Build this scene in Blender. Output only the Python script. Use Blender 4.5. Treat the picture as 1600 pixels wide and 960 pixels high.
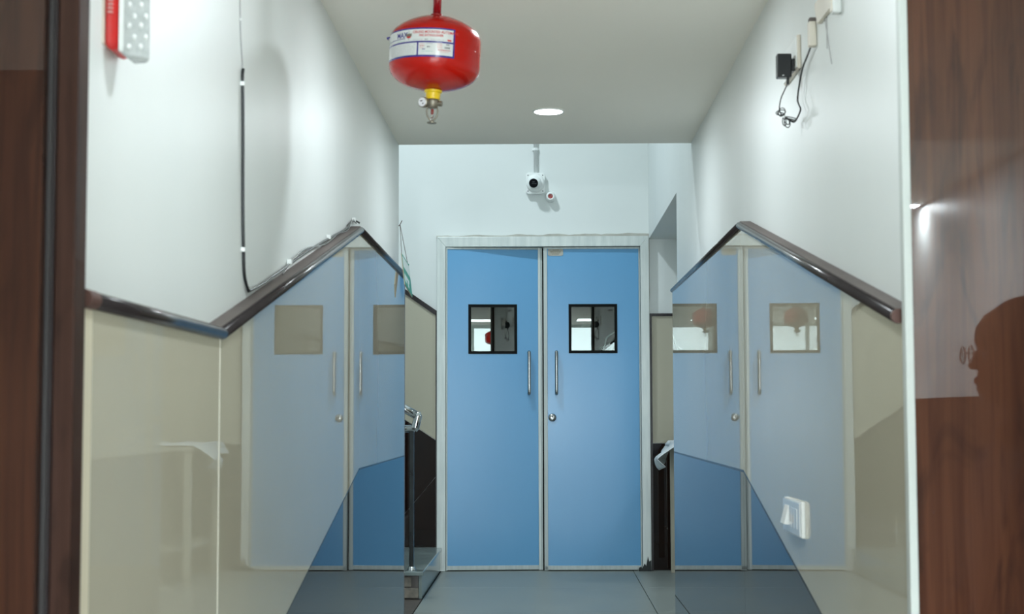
import bpy, bmesh, math, random
from mathutils import Vector, Matrix
PI = math.pi
random.seed(4)
for o in list(bpy.data.objects):
    bpy.data.objects.remove(o)
COL = bpy.context.scene.collection
SC = bpy.context.scene

# ------------------------------------------------------------------ camera
cam = bpy.data.cameras.new('camera')
cam.sensor_width = 36.0
cam.lens = 2432.0 / 1600.0 * 36.0
cam.clip_start = 0.05
cam.dof.use_dof = True
cam.dof.focus_distance = 9.6
cam.dof.aperture_fstop = 8.0
camo = bpy.data.objects.new('camera', cam)
COL.objects.link(camo)
camo.matrix_world = (Matrix.Translation((0, 0, 1.0)) @ Matrix.Rotation(math.radians(1.175), 4, 'Z')
                     @ Matrix.Rotation(math.radians(93.975), 4, 'X') @ Matrix.Rotation(math.radians(-0.15), 4, 'Z'))
SC.camera = camo

# ------------------------------------------------------------------ world, exposure
w = bpy.data.worlds.new('world')
SC.world = w
w.use_nodes = True
w.node_tree.nodes['Background'].inputs[0].default_value = (0.80, 0.92, 1.0, 1)
w.node_tree.nodes['Background'].inputs[1].default_value = 0.05
SC.view_settings.view_transform = 'Standard'
SC.view_settings.look = 'None'
SC.view_settings.exposure = 0.42
SC.view_settings.gamma = 1.0
SC.view_settings.use_curve_mapping = False
SC.cycles.max_bounces = 10
SC.cycles.diffuse_bounces = 5
SC.cycles.glossy_bounces = 6

# ------------------------------------------------------------------ lights
def area(name, loc, rot, size, energy, color, sizey=None, spread=None):
    l = bpy.data.lights.new(name, 'AREA')
    l.energy = energy
    l.color = color
    l.size = size
    if sizey:
        l.shape = 'RECTANGLE'
        l.size_y = sizey
    if spread:
        l.spread = spread
    o = bpy.data.objects.new(name, l)
    COL.objects.link(o)
    o.location = loc
    o.rotation_euler = rot
    return o

E_DOWN = 7.4        # corridor downlights
E_LOBBY = 60.0      # ceiling panels of the lobby behind the camera
E_FRONT = 13.0      # lamp standing in the lobby, level with the camera
E_STAIR = 47.0      # landing light high in the stair well
COOL = (0.87, 0.955, 1.0)
DOWNLIGHTS = [(0.022, 6.39), (0.0, 4.55), (0.0, 2.6)]
for (x, y) in DOWNLIGHTS:
    area('downlight_beam', (x, y, 2.246), (0, 0, 0), 0.11, E_DOWN, COOL)
LOBBYLIGHTS = [(-1.3, -6.6), (-1.3, -4.6), (-1.3, -2.6), (0.5, -6.6), (0.5, -4.6), (0.5, -2.6), (2.86, -6.6), (2.2, -4.6), (1.6, -2.6)]
for (x, y) in LOBBYLIGHTS:
    area('lobby_beam', (x, y, 2.635), (0, 0, 0), 0.18, E_LOBBY, COOL)
area('near_fill', (0.85, 0.2, 2.22), (0, 0, 0), 0.5, 9.0, COOL)  # added unseen fill without a fixture, lifts the near walls
area('near_fill', (-0.75, 0.2, 2.22), (0, 0, 0), 0.5, 10.0, COOL)  # second added fill, placed to brighten the right wall
area('recess_beam', (1.6, 8.7, 2.13), (0, 0, 0), 0.12, 5.0, COOL)
area('front_lamp', (0.0, -6.7, 1.13), (PI / 2, 0, 0), 0.22, E_FRONT, (0.86, 0.96, 1.0), spread=math.radians(70))
area('stair_beam', (-0.95, 8.55, 4.35), (0, 0, 0), 0.18, E_STAIR, (0.82, 0.945, 1.0))

# ------------------------------------------------------------------ materials
def mat(name, color=(0.8, 0.8, 0.8), rough=0.5, metal=0.0, coat=0.0, spec=0.5, emit=None, estr=0.0, trans=0.0, ior=1.5):
    m = bpy.data.materials.new(name)
    m.use_nodes = True
    b = m.node_tree.nodes['Principled BSDF']
    b.inputs['Base Color'].default_value = (*color, 1)
    b.inputs['Roughness'].default_value = rough
    b.inputs['Metallic'].default_value = metal
    b.inputs['Coat Weight'].default_value = coat
    b.inputs['Coat Roughness'].default_value = 0.03
    b.inputs['Specular IOR Level'].default_value = spec
    b.inputs['IOR'].default_value = ior
    b.inputs['Transmission Weight'].default_value = trans
    if emit:
        b.inputs['Emission Color'].default_value = (*emit, 1)
        b.inputs['Emission Strength'].default_value = estr
    return m

def noisy(m, c1, c2, scale=(3, 3, 3), detail=4, lo=0.3, hi=0.7, bump=0.0, bscale=None, rough=None, dist=0.0):
    """colour noise between c1 and c2, with an optional fine bump"""
    nt = m.node_tree
    N, Lk = nt.nodes, nt.links
    b = N['Principled BSDF']
    tc = N.new('ShaderNodeTexCoord')
    mp = N.new('ShaderNodeMapping')
    mp.inputs['Scale'].default_value = scale
    Lk.new(tc.outputs['Object'], mp.inputs['Vector'])
    n = N.new('ShaderNodeTexNoise')
    n.inputs['Scale'].default_value = 1.0
    n.inputs['Detail'].default_value = detail
    n.inputs['Distortion'].default_value = dist
    Lk.new(mp.outputs[0], n.inputs['Vector'])
    r = N.new('ShaderNodeValToRGB')
    r.color_ramp.elements[0].position = lo
    r.color_ramp.elements[0].color = (*c1, 1)
    r.color_ramp.elements[1].position = hi
    r.color_ramp.elements[1].color = (*c2, 1)
    Lk.new(n.outputs['Fac'], r.inputs['Fac'])
    Lk.new(r.outputs['Color'], b.inputs['Base Color'])
    if rough:
        mr = N.new('ShaderNodeMapRange')
        mr.inputs['To Min'].default_value = rough[0]
        mr.inputs['To Max'].default_value = rough[1]
        Lk.new(n.outputs['Fac'], mr.inputs['Value'])
        Lk.new(mr.outputs[0], b.inputs['Roughness'])
    if bump:
        mp2 = N.new('ShaderNodeMapping')
        mp2.inputs['Scale'].default_value = bscale or scale
        Lk.new(tc.outputs['Object'], mp2.inputs['Vector'])
        n2 = N.new('ShaderNodeTexNoise')
        n2.inputs['Scale'].default_value = 1.0
        n2.inputs['Detail'].default_value = 2
        Lk.new(mp2.outputs[0], n2.inputs['Vector'])
        bp = N.new('ShaderNodeBump')
        bp.inputs['Strength'].default_value = 1.0
        bp.inputs['Distance'].default_value = bump
        Lk.new(n2.outputs['Fac'], bp.inputs['Height'])
        Lk.new(bp.outputs[0], b.inputs['Normal'])
        if b.inputs['Coat Weight'].default_value > 0:
            Lk.new(bp.outputs[0], b.inputs['Coat Normal'])
    return m

M = {}
M['wall'] = noisy(mat('wall_paint', rough=0.42, spec=0.35), (0.70, 0.74, 0.73), (0.74, 0.775, 0.765), (1.5, 1.5, 0.8), bump=0.0006, bscale=(6, 6, 4))
M['ceiling'] = noisy(mat('ceiling_paint', rough=0.6, spec=0.3), (0.84, 0.83, 0.765), (0.87, 0.86, 0.795), (1, 1, 1), bump=0.0004, bscale=(8, 8, 8))
M['tile'] = noisy(mat('beige_glazed_tile', rough=0.012), (0.465, 0.435, 0.340), (0.485, 0.455, 0.360), (2, 2, 2), bump=0.00008, bscale=(3.0, 3.0, 2.0))
M['dark_tile'] = noisy(mat('dark_glazed_tile', rough=0.015), (0.012, 0.006, 0.005), (0.020, 0.010, 0.007), (8, 8, 8), bump=0.00008, bscale=(3.0, 3.0, 2.0))
M['grout'] = mat('white_grout', (0.80, 0.78, 0.68), 0.6)
M['edge'] = mat('cream_tile_edge', (0.62, 0.57, 0.44), 0.5)
M['bead'] = mat('white_corner_bead', (0.46, 0.50, 0.48), 0.5)
M['rail'] = noisy(mat('dark_bronze_rail', rough=0.24, metal=0.0, spec=0.32), (0.018, 0.014, 0.015), (0.028, 0.023, 0.024), (20, 4, 20))
M['ledge'] = noisy(mat('brown_ledge', rough=0.65, spec=0.2), (0.135, 0.115, 0.108), (0.170, 0.147, 0.138), (12, 3, 12))
M['railend'] = mat('rust_brown_cut_end', (0.085, 0.035, 0.025), 0.6)
M['blue'] = noisy(mat('blue_laminate', rough=0.20, spec=0.22), (0.132, 0.360, 0.620), (0.146, 0.380, 0.640), (2, 2, 0.6), bump=0.00012, bscale=(60, 60, 60))
M['alu'] = noisy(mat('worn_aluminium', rough=0.42, metal=0.25), (0.50, 0.55, 0.54), (0.62, 0.66, 0.64), (40, 40, 4), bump=0.0002, bscale=(30, 30, 6))
M['alu2'] = noisy(mat('bright_aluminium_edge', rough=0.5, metal=0.1), (0.44, 0.49, 0.48), (0.54, 0.59, 0.58), (60, 60, 3))
M['plaster'] = noisy(mat('grey_patched_plaster', rough=0.8), (0.36, 0.35, 0.31), (0.50, 0.49, 0.44), (14, 14, 14))
M['blackframe'] = mat('black_window_bead', (0.004, 0.005, 0.005), 0.5, spec=0.08)
M['steel'] = noisy(mat('brushed_steel', rough=0.25, metal=1.0), (0.30, 0.31, 0.31), (0.42, 0.43, 0.43), (60, 60, 6))
M['chrome'] = mat('polished_steel', (0.62, 0.64, 0.65), 0.09, 1.0)
M['white'] = mat('white_plastic', (0.80, 0.83, 0.82), 0.35)
M['cream'] = mat('ivory_plastic', (0.72, 0.67, 0.58), 0.45)
M['plate'] = mat('glossy_white_plate', (0.66, 0.70, 0.72), 0.10)
M['black'] = mat('black_plastic', (0.008, 0.010, 0.012), 0.28)
M['lens'] = mat('camera_lens_window', (0.003, 0.003, 0.005), 0.35, spec=0.15)
M['lensgrey'] = mat('camera_lens_print', (0.10, 0.11, 0.12), 0.3)
M['red'] = noisy(mat('red_enamel', rough=0.25, coat=0.25, spec=0.2), (0.44, 0.006, 0.002), (0.48, 0.008, 0.003), (6, 6, 6), bump=0.0002, bscale=(14, 14, 14))
M['darkred'] = mat('dark_red_enamel', (0.26, 0.006, 0.010), 0.22, coat=0.4)
M['yellow'] = mat('yellow_plastic', (0.80, 0.55, 0.01), 0.3)
M['brass'] = noisy(mat('dull_brass_nickel', rough=0.38, metal=0.7), (0.20, 0.18, 0.14), (0.30, 0.27, 0.22), (80, 80, 80))
M['dial'] = mat('white_dial', (0.75, 0.75, 0.78), 0.3)
M['labelwhite'] = mat('label_white', (0.70, 0.71, 0.70), 0.2, coat=0.5)
M['navy'] = mat('label_navy', (0.03, 0.02, 0.22), 0.2, coat=0.5)
M['ink'] = mat('label_ink', (0.16, 0.16, 0.17), 0.4)
M['inkfaint'] = mat('label_faint_ink', (0.42, 0.42, 0.43), 0.4)
M['redink'] = mat('label_red_ink', (0.55, 0.03, 0.03), 0.4)
M['pinkink'] = mat('label_pink_ink', (0.70, 0.38, 0.36), 0.4)
M['greenink'] = mat('label_green_ink', (0.35, 0.52, 0.45), 0.4)
M['marble'] = noisy(mat('grey_marble', rough=0.16), (0.16, 0.21, 0.21), (0.30, 0.36, 0.35), (6, 6, 6), detail=8, lo=0.35, hi=0.68, dist=1.2)
M['brick'] = noisy(mat('rough_brick', rough=0.9), (0.20, 0.19, 0.17), (0.34, 0.30, 0.25), (30, 30, 30), bump=0.002, bscale=(60, 60, 60))
M['darkfloor'] = noisy(mat('brown_stone_floor', rough=0.35), (0.07, 0.06, 0.055), (0.11, 0.095, 0.085), (12, 12, 12))
M['signgreen'] = mat('green_sign', (0.035, 0.30, 0.22), 0.4)
M['signwhite'] = mat('sign_white', (0.66, 0.76, 0.76), 0.4)
M['signback'] = mat('sign_board_back', (0.42, 0.38, 0.29), 0.6)
M['string'] = mat('brown_string', (0.10, 0.07, 0.06), 0.8)
M['cloth'] = noisy(mat('white_cloth', rough=0.8), (0.60, 0.64, 0.66), (0.74, 0.77, 0.78), (20, 20, 20))
M['beige'] = mat('beige_laminate', (0.48, 0.45, 0.36), 0.35)
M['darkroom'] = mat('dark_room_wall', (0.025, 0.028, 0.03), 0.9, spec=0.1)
M['whitetube'] = mat('white_rubber_tube', (0.75, 0.78, 0.78), 0.4)
M['postblack'] = noisy(mat('black_painted_post', rough=0.22), (0.006, 0.009, 0.010), (0.02, 0.028, 0.03), (30, 30, 8))
M['skin'] = mat('skin', (0.42, 0.24, 0.16), 0.5)
M['hair'] = mat('black_hair', (0.012, 0.009, 0.008), 0.5)
M['topcloth'] = mat('dark_maroon_cloth', (0.05, 0.02, 0.022), 0.8)
M['trouser'] = mat('dark_trousers', (0.02, 0.022, 0.03), 0.8)
M['ledface'] = mat('light_diffuser', (0.9, 0.9, 0.9), 0.4, emit=(0.90, 0.97, 1.0), estr=14.0)
M['panelface'] = mat('panel_diffuser', (0.9, 0.9, 0.9), 0.4, emit=(0.92, 0.98, 1.0), estr=12.0)
M['alarmlens'] = noisy(mat('faceted_clear_lens', rough=0.12, coat=0.5), (0.38, 0.41, 0.41), (0.50, 0.53, 0.53), (60, 60, 60), bump=0.002, bscale=(90, 90, 90))
M['glassbulb'] = mat('clear_bulb_glass', (0.9, 0.95, 0.93), 0.03, trans=1.0)
M['sprinkred'] = mat('red_bulb_liquid', (0.55, 0.03, 0.02), 0.3)
M['scuff'] = mat('black_scuff', (0.03, 0.035, 0.035), 0.8)

# floor tile
M['floor'] = noisy(mat('grey_floor_tile', rough=0.2), (0.225, 0.25, 0.235), (0.26, 0.285, 0.265), (3, 3, 3), rough=(0.34, 0.44))
M['floor2'] = mat('cream_bounce_floor', (0.62, 0.60, 0.55), 0.15)  # unseen lobby and ramp floors, made pale to bounce light up to the ceiling
M['matte'] = mat('matte_dark_brown', (0.05, 0.03, 0.022), 0.9, spec=0.05)
M['joint'] = mat('dark_floor_joint', (0.03, 0.035, 0.035), 0.8)

# glass with a reflective film: mostly clear, part mirror
def glass_film():
    m = bpy.data.materials.new('filmed_window_glass')
    m.use_nodes = True
    nt = m.node_tree
    nt.nodes.clear()
    out = nt.nodes.new('ShaderNodeOutputMaterial')
    mx = nt.nodes.new('ShaderNodeMixShader')
    mx.inputs[0].default_value = 0.068
    t = nt.nodes.new('ShaderNodeBsdfTransparent')
    t.inputs[0].default_value = (0.72, 0.78, 0.76, 1)
    g = nt.nodes.new('ShaderNodeBsdfGlossy')
    g.inputs['Roughness'].default_value = 0.0
    g.inputs['Color'].default_value = (0.92, 0.98, 0.97, 1)
    nt.links.new(t.outputs[0], mx.inputs[1])
    nt.links.new(g.outputs[0], mx.inputs[2])
    nt.links.new(mx.outputs[0], out.inputs[0])
    return m
M['glass'] = glass_film()

# varnished wood laminate with long vertical grain
def wood(name, dark, light, streak):
    m = mat(name, rough=0.5, coat=0.8, spec=0.08)
    nt = m.node_tree
    N, Lk = nt.nodes, nt.links
    b = N['Principled BSDF']
    b.inputs['Coat Roughness'].default_value = 0.01
    tc = N.new('ShaderNodeTexCoord')
    def nz(scale, detail, dist):
        mp = N.new('ShaderNodeMapping')
        mp.inputs['Scale'].default_value = scale
        Lk.new(tc.outputs['Object'], mp.inputs['Vector'])
        n = N.new('ShaderNodeTexNoise')
        n.inputs['Scale'].default_value = 1
        n.inputs['Detail'].default_value = detail
        n.inputs['Distortion'].default_value = dist
        Lk.new(mp.outputs[0], n.inputs['Vector'])
        return n
    broad = nz((9, 9, 0.5), 3, 0.4)
    fine = nz((55, 55, 1.6), 6, 1.2)
    knot = nz((14, 14, 3.0), 3, 2.0)
    r1 = N.new('ShaderNodeValToRGB')
    r1.color_ramp.elements[0].position = 0.35
    r1.color_ramp.elements[0].color = (*dark, 1)
    r1.color_ramp.elements[1].position = 0.65
    r1.color_ramp.elements[1].color = (*light, 1)
    Lk.new(broad.outputs['Fac'], r1.inputs['Fac'])
    r2 = N.new('ShaderNodeValToRGB')
    r2.color_ramp.elements[0].position = 0.34
    r2.color_ramp.elements[0].color = (*streak, 1)
    r2.color_ramp.elements[1].position = 0.60
    r2.color_ramp.elements[1].color = (1, 1, 1, 1)
    Lk.new(fine.outputs['Fac'], r2.inputs['Fac'])
    r3 = N.new('ShaderNodeValToRGB')
    r3.color_ramp.elements[0].position = 0.33
    r3.color_ramp.elements[0].color = (0.45, 0.42, 0.40, 1)
    r3.color_ramp.elements[1].position = 0.48
    r3.color_ramp.elements[1].color = (1, 1, 1, 1)
    Lk.new(knot.outputs['Fac'], r3.inputs['Fac'])
    m1 = N.new('ShaderNodeMixRGB'); m1.blend_type = 'MULTIPLY'; m1.inputs[0].default_value = 1
    m2 = N.new('ShaderNodeMixRGB'); m2.blend_type = 'MULTIPLY'; m2.inputs[0].default_value = 0.7
    Lk.new(r1.outputs[0], m1.inputs[1]); Lk.new(r2.outputs[0], m1.inputs[2])
    Lk.new(m1.outputs[0], m2.inputs[1]); Lk.new(r3.outputs[0], m2.inputs[2])
    Lk.new(m2.outputs[0], b.inputs['Base Color'])
    return m
M['woodR'] = wood('red_brown_wood_laminate', (0.046, 0.014, 0.0055), (0.078, 0.026, 0.0105), (0.62, 0.55, 0.5))
M['woodL'] = wood('dark_brown_wood_laminate', (0.028, 0.009, 0.004), (0.050, 0.017, 0.007), (0.62, 0.55, 0.5))
M['woodT'] = wood('dark_wood_trim', (0.030, 0.014, 0.010), (0.050, 0.022, 0.014), (0.7, 0.65, 0.6))
M['trimline'] = mat('grey_trim_line', (0.022, 0.020, 0.020), 0.5, spec=0.2)

M['woodT'].node_tree.nodes['Principled BSDF'].inputs['Coat Weight'].default_value = 0.1

# ------------------------------------------------------------------ mesh helpers
def link(name, bm, material, parent=None, smooth=False, bevel=0.0, kind=None, loc=None, seg=2):
    me = bpy.data.meshes.new(name)
    bmesh.ops.recalc_face_normals(bm, faces=bm.faces)
    bm.to_mesh(me)
    bm.free()
    if isinstance(material, (list, tuple)):
        for x in material:
            me.materials.append(x)
    else:
        me.materials.append(material)
    if smooth:
        for p in me.polygons:
            p.use_smooth = True
    o = bpy.data.objects.new(name, me)
    COL.objects.link(o)
    if parent is not None:
        o.parent = parent
    if loc:
        o.location = loc
    if bevel:
        md = o.modifiers.new('bevel', 'BEVEL')
        md.width = bevel
        md.segments = seg
        md.limit_method = 'ANGLE'
        md.angle_limit = math.radians(40)
    if kind:
        o['kind'] = kind
    return o

def thing(name, loc, label, cat, group=None, rot=(0, 0, 0)):
    o = bpy.data.objects.new(name, None)
    o.empty_display_size = 0.05
    COL.objects.link(o)
    o.location = loc
    o.rotation_euler = rot
    o['label'] = label
    o['category'] = cat
    if group:
        o['group'] = group
    return o

def tag(o, label, cat, group=None):
    o['label'] = label
    o['category'] = cat
    if group:
        o['group'] = group
    return o

def box(bm, x0, x1, y0, y1, z0, z1):
    v = [bm.verts.new((x, y, z)) for x in (x0, x1) for y in (y0, y1) for z in (z0, z1)]
    for f in ((0, 1, 3, 2), (4, 6, 7, 5), (0, 4, 5, 1), (2, 3, 7, 6), (0, 2, 6, 4), (1, 5, 7, 3)):
        bm.faces.new([v[i] for i in f])
    return bm

def bx(*a):
    return box(bmesh.new(), *a)

def prism(bm, pts, axis, a, b):
    """extrude a polygon lying across `axis` from a to b; pts are the other two coordinates in order"""
    def p(u, v, t):
        return {'x': (t, u, v), 'y': (u, t, v), 'z': (u, v, t)}[axis]
    A = [bm.verts.new(p(u, v, a)) for u, v in pts]
    B = [bm.verts.new(p(u, v, b)) for u, v in pts]
    bm.faces.new(A)
    bm.faces.new(list(reversed(B)))
    n = len(pts)
    for i in range(n):
        bm.faces.new((A[i], B[i], B[(i + 1) % n], A[(i + 1) % n]))
    return bm

def pr(pts, axis, a, b):
    return prism(bmesh.new(), pts, axis, a, b)

def lathe(bm, prof, c=(0, 0, 0), n=40, axis='z'):
    """prof: list of (r, h)"""
    rings = []
    for r, h in prof:
        if r < 1e-6:
            rings.append([bm.verts.new(_ax(0, 0, h, axis, c))])
        else:
            rings.append([bm.verts.new(_ax(r * math.cos(2 * PI * i / n), r * math.sin(2 * PI * i / n), h, axis, c)) for i in range(n)])
    for a, b in zip(rings, rings[1:]):
        if len(a) == 1 and len(b) == 1:
            continue
        for i in range(n):
            j = (i + 1) % n
            if len(a) == 1:
                bm.faces.new((a[0], b[i], b[j]))
            elif len(b) == 1:
                bm.faces.new((a[i], a[j], b[0]))
            else:
                bm.faces.new((a[i], a[j], b[j], b[i]))
    for rr in (rings[0], rings[-1]):
        if len(rr) > 1:
            bm.faces.new(rr)
    return bm

def _ax(a, b, h, axis, c):
    if axis == 'z':
        p = (a, b, h)
    elif axis == 'y':
        p = (a, h, b)
    else:
        p = (h, a, b)
    return (p[0] + c[0], p[1] + c[1], p[2] + c[2])

def cyl(r, h0, h1, c=(0, 0, 0), axis='z', n=24, ch=0.0):
    if ch:
        return lathe(bmesh.new(), [(r - ch, h0), (r, h0 + ch), (r, h1 - ch), (r - ch, h1)], c, n, axis)
    return lathe(bmesh.new(), [(r, h0), (r, h1)], c, n, axis)

def smooth_path(pts, k=6):
    P = [Vector(p) for p in pts]
    if len(P) < 3:
        return P
    out = []
    for i in range(len(P) - 1):
        p0 = P[max(i - 1, 0)]; p1 = P[i]; p2 = P[i + 1]; p3 = P[min(i + 2, len(P) - 1)]
        for j in range(k):
            t = j / k
            out.append(0.5 * ((2 * p1) + (p2 - p0) * t + (2 * p0 - 5 * p1 + 4 * p2 - p3) * t * t + (3 * p1 - p0 - 3 * p2 + p3) * t ** 3))
    out.append(P[-1])
    return out

def tube(bm, pts, r, n=8, k=6, half=None):
    P = smooth_path(pts, k) if k > 1 else [Vector(p) for p in pts]
    up = Vector((0.13, 0.21, 0.97)).normalized()
    rings = []
    prev = None
    for i, p in enumerate(P):
        t = (P[min(i + 1, len(P) - 1)] - P[max(i - 1, 0)]).normalized()
        if prev is None:
            a = t.cross(up)
            if a.length < 0.05:
                a = t.cross(Vector((1, 0, 0)))
        else:
            a = prev - t * prev.dot(t)
        a.normalize()
        prev = a
        b = t.cross(a)
        rings.append([bm.verts.new(p + (a * math.cos(2 * PI * q / n) + b * math.sin(2 * PI * q / n)) * r) for q in range(n)])
    for A, B in zip(rings, rings[1:]):
        for q in range(n):
            bm.faces.new((A[q], A[(q + 1) % n], B[(q + 1) % n], B[q]))
    bm.faces.new(rings[0])
    bm.faces.new(list(reversed(rings[-1])))
    return bm

def tb(pts, r, n=8, k=6):
    return tube(bmesh.new(), pts, r, n, k)

def sphere(bm, c, r, nu=20, nv=12, sc=(1, 1, 1)):
    res = bmesh.ops.create_uvsphere(bm, u_segments=nu, v_segments=nv, radius=r)
    for v in res['verts']:
        v.co = Vector((v.co.x * sc[0] + c[0], v.co.y * sc[1] + c[1], v.co.z * sc[2] + c[2]))
    return bm

def rrect(w, h, r, n=5):
    pts = []
    for cx, cy, a0 in ((w / 2 - r, h / 2 - r, 0), (-w / 2 + r, h / 2 - r, 90), (-w / 2 + r, -h / 2 + r, 180), (w / 2 - r, -h / 2 + r, 270)):
        for i in range(n + 1):
            a = math.radians(a0 + 90 * i / n)
            pts.append((cx + r * math.cos(a), cy + r * math.sin(a)))
    return pts

def text_mesh(s, size, align='LEFT', sx=1.0):
    cu = bpy.data.curves.new('lettering', 'FONT')
    cu.body = s
    cu.size = size
    cu.align_x = align
    cu.resolution_u = 2
    cu.offset = size * 0.022
    to = bpy.data.objects.new('lettering_tmp', cu)
    COL.objects.link(to)
    bpy.context.view_layer.update()
    dg = bpy.context.evaluated_depsgraph_get()
    me = bpy.data.meshes.new_from_object(to.evaluated_get(dg))
    vs = [(v.co.x * sx, v.co.y) for v in me.vertices]
    fs = [tuple(p.vertices) for p in me.polygons]
    bpy.data.objects.remove(to)
    bpy.data.curves.remove(cu)
    bpy.data.meshes.remove(me)
    return vs, fs

# ================================================================== STRUCTURE
XL, XR = -0.642, 0.654        # glazed tile faces of the corridor
WL, WR = -0.675, 0.687        # plaster faces above the tiles
CZ = 2.26                     # corridor ceiling
LOW = -0.478                  # floor of the lobby and of the lower end of the corridor
RY0, RY1 = 3.07, 5.40         # foot and head of the ramp
SLOPE = (0 - LOW) / (RY1 - RY0)

def struct(name, bm, material, parent=None, **k):
    return link(name, bm, material, parent, kind='structure', **k)

# left wall mass: corridor part, then it turns left along the stair well
bm = bmesh.new()
prism(bm, [(WL, 2.10), (WL, 7.20), (-3.6, 7.20), (-3.6, 7.05), (-0.85, 7.05), (-0.85, 2.10)], 'z', LOW - 0.1, 4.75)
wall_left = struct('wall_left', bm, M['wall'])
# right wall mass with the opening to the side recess
bm = bmesh.new()
prism(bm, [(2.84, LOW - 0.1), (8.0, LOW - 0.1), (8.0, 2.145), (10.13, 2.145), (10.13, 4.75), (2.84, 4.75)], 'x', WR, 0.87)
wall_right = struct('wall_right', bm, M['wall'])
bm = bmesh.new()
box(bm, 0.87, 2.30, 7.86, 8.0, -0.1, 2.40)
box(bm, 2.30, 2.42, 7.86, 10.3, -0.1, 2.40)
struct('wall_recess', bm, M['wall'])
struct('ceiling_recess', bx(0.87, 2.30, 8.0, 10.13, 2.145, 2.26), M['wall'])
# back wall with the doorway
bm = bmesh.new()
box(bm, -3.6, -0.695, 10.13, 10.30, -0.1, 4.75)
box(bm, 0.683, 2.42, 10.13, 10.30, -0.1, 4.75)
box(bm, -0.695, 0.683, 10.13, 10.30, 2.165, 4.75)
wall_back = struct('wall_back', bm, M['wall'])
struct('wall_stair_side', bx(-3.75, -3.6, 7.05, 10.3, -0.1, 4.75), M['wall'])
struct('ceiling_stair', bx(-3.6, 0.87, 7.18, 10.3, 4.6, 4.75), M['wall'])
# corridor ceiling slab with its drop edge over the landing
ceiling = struct('ceiling', bx(-3.3, 3.2, -1.5, 7.18, CZ, 4.7), M['ceiling'])
# lobby behind the camera
struct('ceiling_lobby', bx(-2.2, 3.0, -8.2, -1.5, 2.65, 2.8), M['ceiling'])
struct('wall_lobby_end', bx(-2.2, 3.0, -8.2, -8.05, LOW - 0.1, 2.8), M['wall'])
struct('wall_lobby_left', bx(-2.35, -2.2, -8.2, 2.03, LOW - 0.1, 2.8), M['matte'])
struct('wall_lobby_right', bx(3.0, 3.15, -8.2, 2.83, LOW - 0.1, 2.8), M['wall'])

# floors
bm = bmesh.new()
box(bm, -2.2, 3.0, -8.2, 2.8, LOW - 0.1, LOW)
box(bm, -0.85, 0.87, 2.8, RY0, LOW - 0.1, LOW)
struct('floor_lobby', bm, M['floor2'])
# bright glazed entrance at the far end of the lobby
wn = struct('window_1', bx(-1.5, 2.9, -8.05, -8.03, LOW + 0.1, 2.60), mat('daylit_glazing', (0.8, 0.9, 0.95), 0.3, emit=(0.86, 0.96, 1.0), estr=5.0))
for i in range(5):
    link('mullion', bx(-1.54 + 1.1 * i, -1.46 + 1.1 * i, -8.05, -7.99, LOW + 0.05, 2.64), M['alu'], wn)
for z_ in (LOW + 0.05, 1.5, 2.58):
    link('mullion', bx(-1.5, 2.9, -8.05, -8.00, z_, z_ + 0.06), M['alu'], wn)
struct('floor_ramp', pr([(RY0, LOW - 0.1), (RY0, LOW), (RY1, 0), (7.2, 0), (7.2, -0.1), (RY1, -0.1)], 'x', WL, WR), M['floor2'])
floor = struct('floor', bx(-3.6, 2.30, 7.2, 10.13, -0.12, -0.012), M['joint'])
# big floor tiles of the landing, a hair of dark joint between them
tx = [-0.668, 0.567, 1.80, 2.298]
ty = [7.202, 8.02, 9.13, 10.128]
G = 0.0022
for i in range(3):
    for j in range(3):
        link('tile', bx(tx[i] + G, tx[i + 1] - G, ty[j] + G * 0.5, ty[j + 1] - G * 0.5, -0.012, 0.0), M['floor'], floor, bevel=0.0008, seg=1)
# darker strip of stone left of the tiles, running in front of the stair flank
link('stone_slab', bx(-3.598, -0.672, 7.203, 8.56, -0.012, -0.001), M['darkfloor'], floor)

# ------------------------------------------------------------------ wall cladding: tiles, ledge, rail
def zl(y, top, slope=SLOPE):            # height of a line that is level above RY1, falls with the ramp, then level
    if y >= RY1: return top
    if y <= RY0: return top - slope * (RY1 - RY0)
    return top - slope * (RY1 - y)

def clad(wall, side, y0, y1, face0, face1, top, dark, yb=None):
    """beige tile over dark tile between y0 and y1; the face runs from x=face0 to x=face1"""
    back = WL if side < 0 else WR
    def slab(name, m, ya, yb_, lo, hi):
        b = bmesh.new()
        q = []
        for y, f in ((ya, face0), (yb_, face1)):
            for x in (back, f):
                for z in (lo(y), hi(y)):
                    q.append(b.verts.new((x, y, z)))
        for f in ((0, 1, 3, 2), (4, 6, 7, 5), (0, 4, 5, 1), (2, 3, 7, 6), (0, 2, 6, 4), (1, 5, 7, 3)):
            b.faces.new([q[i] for i in f])
        return link(name, b, m, wall)
    fl = lambda y: LOW if y <= RY0 else (0.0 if y >= RY1 else (y - RY0) * SLOPE + LOW)
    slab('tile', M['tile'], y0, y1, lambda y: zl(y, dark) + 0.003, lambda y: zl(y, top) - 0.012)
    slab('tile', M['dark_tile'], y0, y1, lambda y: fl(y) , lambda y: zl(y, dark) - 0.003)
    d = 0.0012 * side
    slab('joint', M['rail'], y0, y1, lambda y: zl(y, dark) - 0.003, lambda y: zl(y, dark) + 0.003)

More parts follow.
